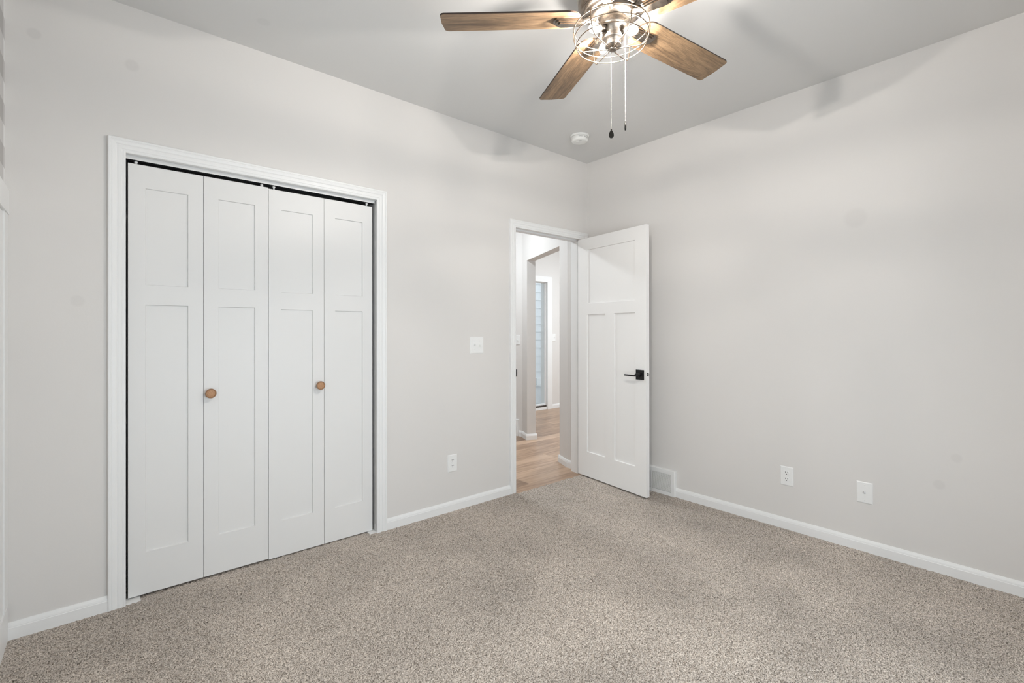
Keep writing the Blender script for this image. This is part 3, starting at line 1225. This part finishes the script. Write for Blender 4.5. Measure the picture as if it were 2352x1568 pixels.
# pull chains
def chain(cx, cy, z_top, z_bot, joint_z, tilt, lbl):
    m = MB()
    z_ = z_top
    while z_ > z_bot + .030:
        r_ = .0030 if abs(z_ - joint_z) < .0019 else .00165
        m.lathe([(.0001, r_), (r_ * .71, r_ * .71), (r_, 0), (r_ * .71, -r_ * .71), (.0001, -r_)], 8,
                M=Matrix.Translation((cx, cy, Z0(z_))), caps=False)
        z_ -= .0038
    m.tube([(cx, cy, Z0(z_top)), (cx, cy, Z0(z_bot + .030))], .0005, 5)
    co_ = m.build('pull_chain', M_chain, fan)
    p = MB()
    p.lathe([(.0024, .0335), (.0030, .031), (.0030, .026), (.0018, .0245)], 12)
    # flat tear-drop fob with a raised rim
    pts = []
    for i in range(28):
        t_ = 2 * PI * i / 28
        rr = .0095
        x = rr * math.sin(t_) * (1 - .42 * (1 + math.cos(t_)) / 2)
        zz = rr * 1.3 * math.cos(t_) + (.0012 if math.cos(t_) > .9 else 0) + .0125
        pts.append((x, zz))
    k_ = len(pts)
    vs = [(x, -.0022, z) for x, z in pts] + [(x, .0022, z) for x, z in pts]
    p.add(vs, [tuple(range(k_)), tuple(range(k_, 2 * k_))[::-1]] + [(i, (i + 1) % k_, k_ + (i + 1) % k_, k_ + i) for i in range(k_)])
    p.tube([(x, 0, z) for x, z in pts], .0026, 6, closed=True)
    fo = p.build('chain_fob', M_bronze, co_)
    fo.matrix_local = Matrix.Translation((cx, cy, Z0(z_bot))) @ Matrix.Rotation(tilt, 4, 'Z')
    fo['label'] = lbl
    return co_


chain(.010, .017, 2.333, 2.000, 2.196, -.70, 'dark tear-drop fob')
chain(.047, -.022, 2.420, 2.028, 2.257, -.70 + 1.45, 'dark fob seen edge on')

# ------------------------------------------------------------------ beyond the doorway
A = Vector((-.015, .239))
U = Vector((.401, .916)).normalized()
N = Vector((U.y, -U.x))                     # towards the far room
ZH = -.014
# wall face lies .014 behind the baseboard front line
F0 = A + N * .014


def dpt(t_, n_=0.0):
    p = F0 + U * t_ + N * n_
    return (p.x, p.y)


def prism(mb, pts, z0, z1, mi=0):
    k_ = len(pts)
    mb.add([(x, y, z0) for x, y in pts] + [(x, y, z1) for x, y in pts],
           [tuple(range(k_))[::-1], tuple(range(k_, 2 * k_))] + [(i, (i + 1) % k_, k_ + (i + 1) % k_, k_ + i) for i in range(k_)], mi)


TD = .104
w = MB()
ty = (XHW - F0.x) / U.x
prism(w, [(0.0, WT), (WT, WT), (WT, .30), dpt(.05, .05), dpt(0), (0.0, F0.y)], -.03, H)
prism(w, [dpt(0), dpt(.197), dpt(.197, TD), dpt(-.02, TD)], -.03, H)
prism(w, [dpt(.197), dpt(1.175), dpt(1.175, TD), dpt(.197, TD)], 2.071, H)
e_ = dpt(ty)
prism(w, [dpt(1.175), e_, (XHW, YH), (XHW + TD, YH), (XHW + TD, e_[1] + .10), dpt(1.175, TD)], -.03, H)
struct(w, 'wall_hall', M_wall, 'grey hall wall with a square drywall opening, seen through the doorway', 'wall')
w = MB()
prof = BB


def bb2(p0, p1, nrm):
    w.extrude(BB, (p0[0], p0[1], ZH), (p1[0], p1[1], ZH), (nrm[0], nrm[1], 0), (0, 0, 1))


bb2((0, WT + .018), (0, F0.y), (-1, 0))
bb2(dpt(-.004), dpt(.197), (-N.x, -N.y))
bb2(dpt(.197, -.014), dpt(.197, TD), (U.x, U.y))
bb2(dpt(1.175), dpt(ty), (-N.x, -N.y))
bb2(dpt(1.175, -.014), dpt(1.175, TD + .014), (-U.x, -U.y))
bb2((XHW, e_[1]), (XHW, e_[1] + .055), (-1, 0))
bb2((XHW, e_[1] + .5), (XHW, YH), (-1, 0))
struct(w, 'baseboard_hall', M_trim, 'white baseboard wrapping the hall wall and opening', 'baseboard')
switch_plate((XHW, 1.548, 1.143), -PI / 2, [(0, False)], 'white switch on the hall wall seen just inside the doorway', .079)
register('floor_register', (XHW, e_[1] + .055 + .200, ZH), -PI / 2, .395, .196, .027,
         'white air vent at the foot of the hall wall, partly hidden by the doorway casing', 'wall base air vents')

# far wall with a glazed door
GX0, GX1, GZ0, GZ1 = 1.30, 2.195, .020, 2.045
w = MB()
w.box(XHW + TD, YW, -.03, GX0, YW + .14, H)
w.box(GX1, YW, -.03, XR, YW + .14, H)
w.box(GX0, YW, GZ1, GX1, YW + .14, H)
w.box(XR - .01, -.2, -.03, XR + .1, YW, H)
w.box(.1155, -.30, -.03, XR, -.2, H)
struct(w, 'wall_far', M_wall, 'grey wall around the glass door at the far end', 'wall')
w = MB()
w.box(-1.95, YH - .1, -.03, XHW, YH, H)
w.box(-1.95, WT, -.03, -1.90, YH, H)
w.box(XHW, YW + .14, -.03, XHW + .10, YH, H)
struct(w, 'wall_hall_end', M_wall, 'grey end wall of the hall', 'wall')
w = MB()
baseboard('', (GX1 + .10, YW), (XR, YW), (0, -1), z=ZH, mb=w)
struct(w, 'baseboard_far', M_trim, 'white baseboard right of the far glass door', 'baseboard')
d4 = thing('door_4', (GX0, YW, 0), 'white framed full glass door at the far end, seen through both openings', 'door', kind='structure')
gw = GX1 - GX0
m = MB()
for x0_, x1_, z0_, z1_ in ((-.10, 0.002, ZH, GZ1 - .004), (gw - .002, gw + .108, ZH, GZ1 - .004), (-.10, gw + .108, GZ1 - .004, GZ1 + .085)):
    m.box(x0_, -.018, z0_, x1_, 0, z1_)
m.box(-.02, .0, ZH, .002, .14, GZ1)
m.box(gw - .002, .0, ZH, gw + .0, .14, GZ1)
m.build('door_casing', M_trim, d4)
m = MB()
m.box(.0, .005, ZH, gw, .14, .026)
m.build('sill', M_trim, d4)
m = MB()
m.box(.0, .012, .0255, gw, .10, .052)
m.build('threshold', M_bronze_sill, d4)['label'] = 'dark bronze threshold'
m = MB()
st_ = .018
m.box(.002, .030, .052, .06, .075, GZ1)
m.box(gw - st_, .030, .052, gw - .002, .075, GZ1)
m.box(.06, .030, .052, gw - st_, .075, .075)
m.box(.06, .030, GZ1 - .02, gw - st_, .075, GZ1)
m.build('sash_frame', M_trim, d4)
m = MB()
m.box(.058, .050, .073, gw - st_ + .002, .054, GZ1 - .018)
m.build('glass_pane', M_glass, d4)
switch_plate((2.352, YW, 1.142), 0, [(0, True)], 'white switch on the far wall beside the glass door', .078)

# outdoors: neighbouring lap siding
w = MB()
SY = 3.95
for k in range(20):
    z0_ = -.15 + k * .154
    w.add([(1.0, SY - .012, z0_), (3.268, SY - .012, z0_), (3.268, SY - .002, z0_ + .154), (1.0, SY - .002, z0_ + .154),
           (1.0, SY + .05, z0_), (3.268, SY + .05, z0_), (3.268, SY + .05, z0_ + .154), (1.0, SY + .05, z0_ + .154)],
          [(0, 1, 2, 3), (0, 4, 5, 1), (1, 5, 6, 2), (4, 7, 6, 5), (0, 3, 7, 4), (3, 2, 6, 7)])
struct(w, 'wall_outside', M_siding, 'pale lap siding outside the glass door', 'siding')
struct(MB().box(3.262, SY - .030, -.15, 3.62, SY + .05, 2.95), 'trim_4', M_board, 'blue grey corner board beside the siding outside', 'corner board')
m = MB()
m.box(3.060, SY - .075, .215, 3.200, SY - .010, .345, bev=.006)
m.box(3.040, SY - .085, .200, 3.220, SY - .010, .2145)
tag(m.build('utility_box', M_plate), 'small white box mounted on the siding outside the glass door', 'box')
struct(MB().box(.70, YW + .14, -.25, 6.0, 7.0, -.15), 'floor_outside', M_ground, 'pale paving outside the glass door', 'paving')

# unseen lamps added to brighten the hall and the far room
for nm, x_, y_, mm, lb_ in (('added_ceiling_light', -.60, 1.45, M_hall_fill, 'round white flush ceiling lamp added to brighten the hall'),
                            ('added_ceiling_light', 2.3, .9, M_far_fill, 'round white flush ceiling lamp added to brighten the far room')):
    t = thing(nm, (x_, y_, H), lb_, 'ceiling lamp', group='added flush ceiling lamps')
    m = MB()
    m.lathe([(.165, 0), (.170, -.004), (.170, -.022), (.160, -.026)], 40, caps=False)
    m.build('lamp_rim', M_plate, t)
    m = MB()
    m.lathe([(.160, -.024), (.150, -.045), (.110, -.062), (.0001, -.072)], 40, caps=False)
    m.build('diffuser', mm, t)

# two made-up windows outside the view, added to let in fill light
def window(name, loc, rz, wd, hh, label):
    """local x along the wall, local +y into the room"""
    wt_ = thing(name, loc, label, 'window', rotz=rz, kind='structure')
    hw_ = wd / 2
    m = MB()
    for a0, b0, a1, b1 in ((-hw_ - .09, -.09, -hw_, hh + .09), (hw_, -.09, hw_ + .09, hh + .09), (-hw_, hh, hw_, hh + .09), (-hw_, -.09, hw_, 0)):
        m.box(a0, 0, b0, a1, .018, b1)
    m.build('window_casing', M_trim, wt_)
    m = MB()
    for a0, b0, a1, b1 in ((-hw_, 0, -hw_ + .05, hh), (hw_ - .05, 0, hw_, hh), (-.03, 0, .03, hh), (-hw_ + .05, 0, -.03, .05),
                           (.03, 0, hw_ - .05, .05), (-hw_ + .05, hh - .05, -.03, hh), (.03, hh - .05, hw_ - .05, hh)):
        m.box(a0, -.09, b0, a1, -.03, b1)
    m.build('sash_frame', M_trim, wt_)
    for s_ in (-1, 1):
        a0, a1 = (-hw_ + .05, -.03) if s_ < 0 else (.03, hw_ - .05)
        m = MB()
        m.box(a0, -.062, .05, a1, -.058, hh - .05)
        m.build('glass_pane', M_glass, wt_)


window('added_window_1', ((WIN[0] + WIN[1]) / 2, YF, WIN[2]), 0, WIN[1] - WIN[0], WIN[3] - WIN[2], 'wide white window added for fill light in the wall facing the closet')
window('added_window_2', (XL, (LWIN[0] + LWIN[1]) / 2, LWIN[2]), -PI / 2, LWIN[1] - LWIN[0], LWIN[3] - LWIN[2], 'white window in the checked paper wall')
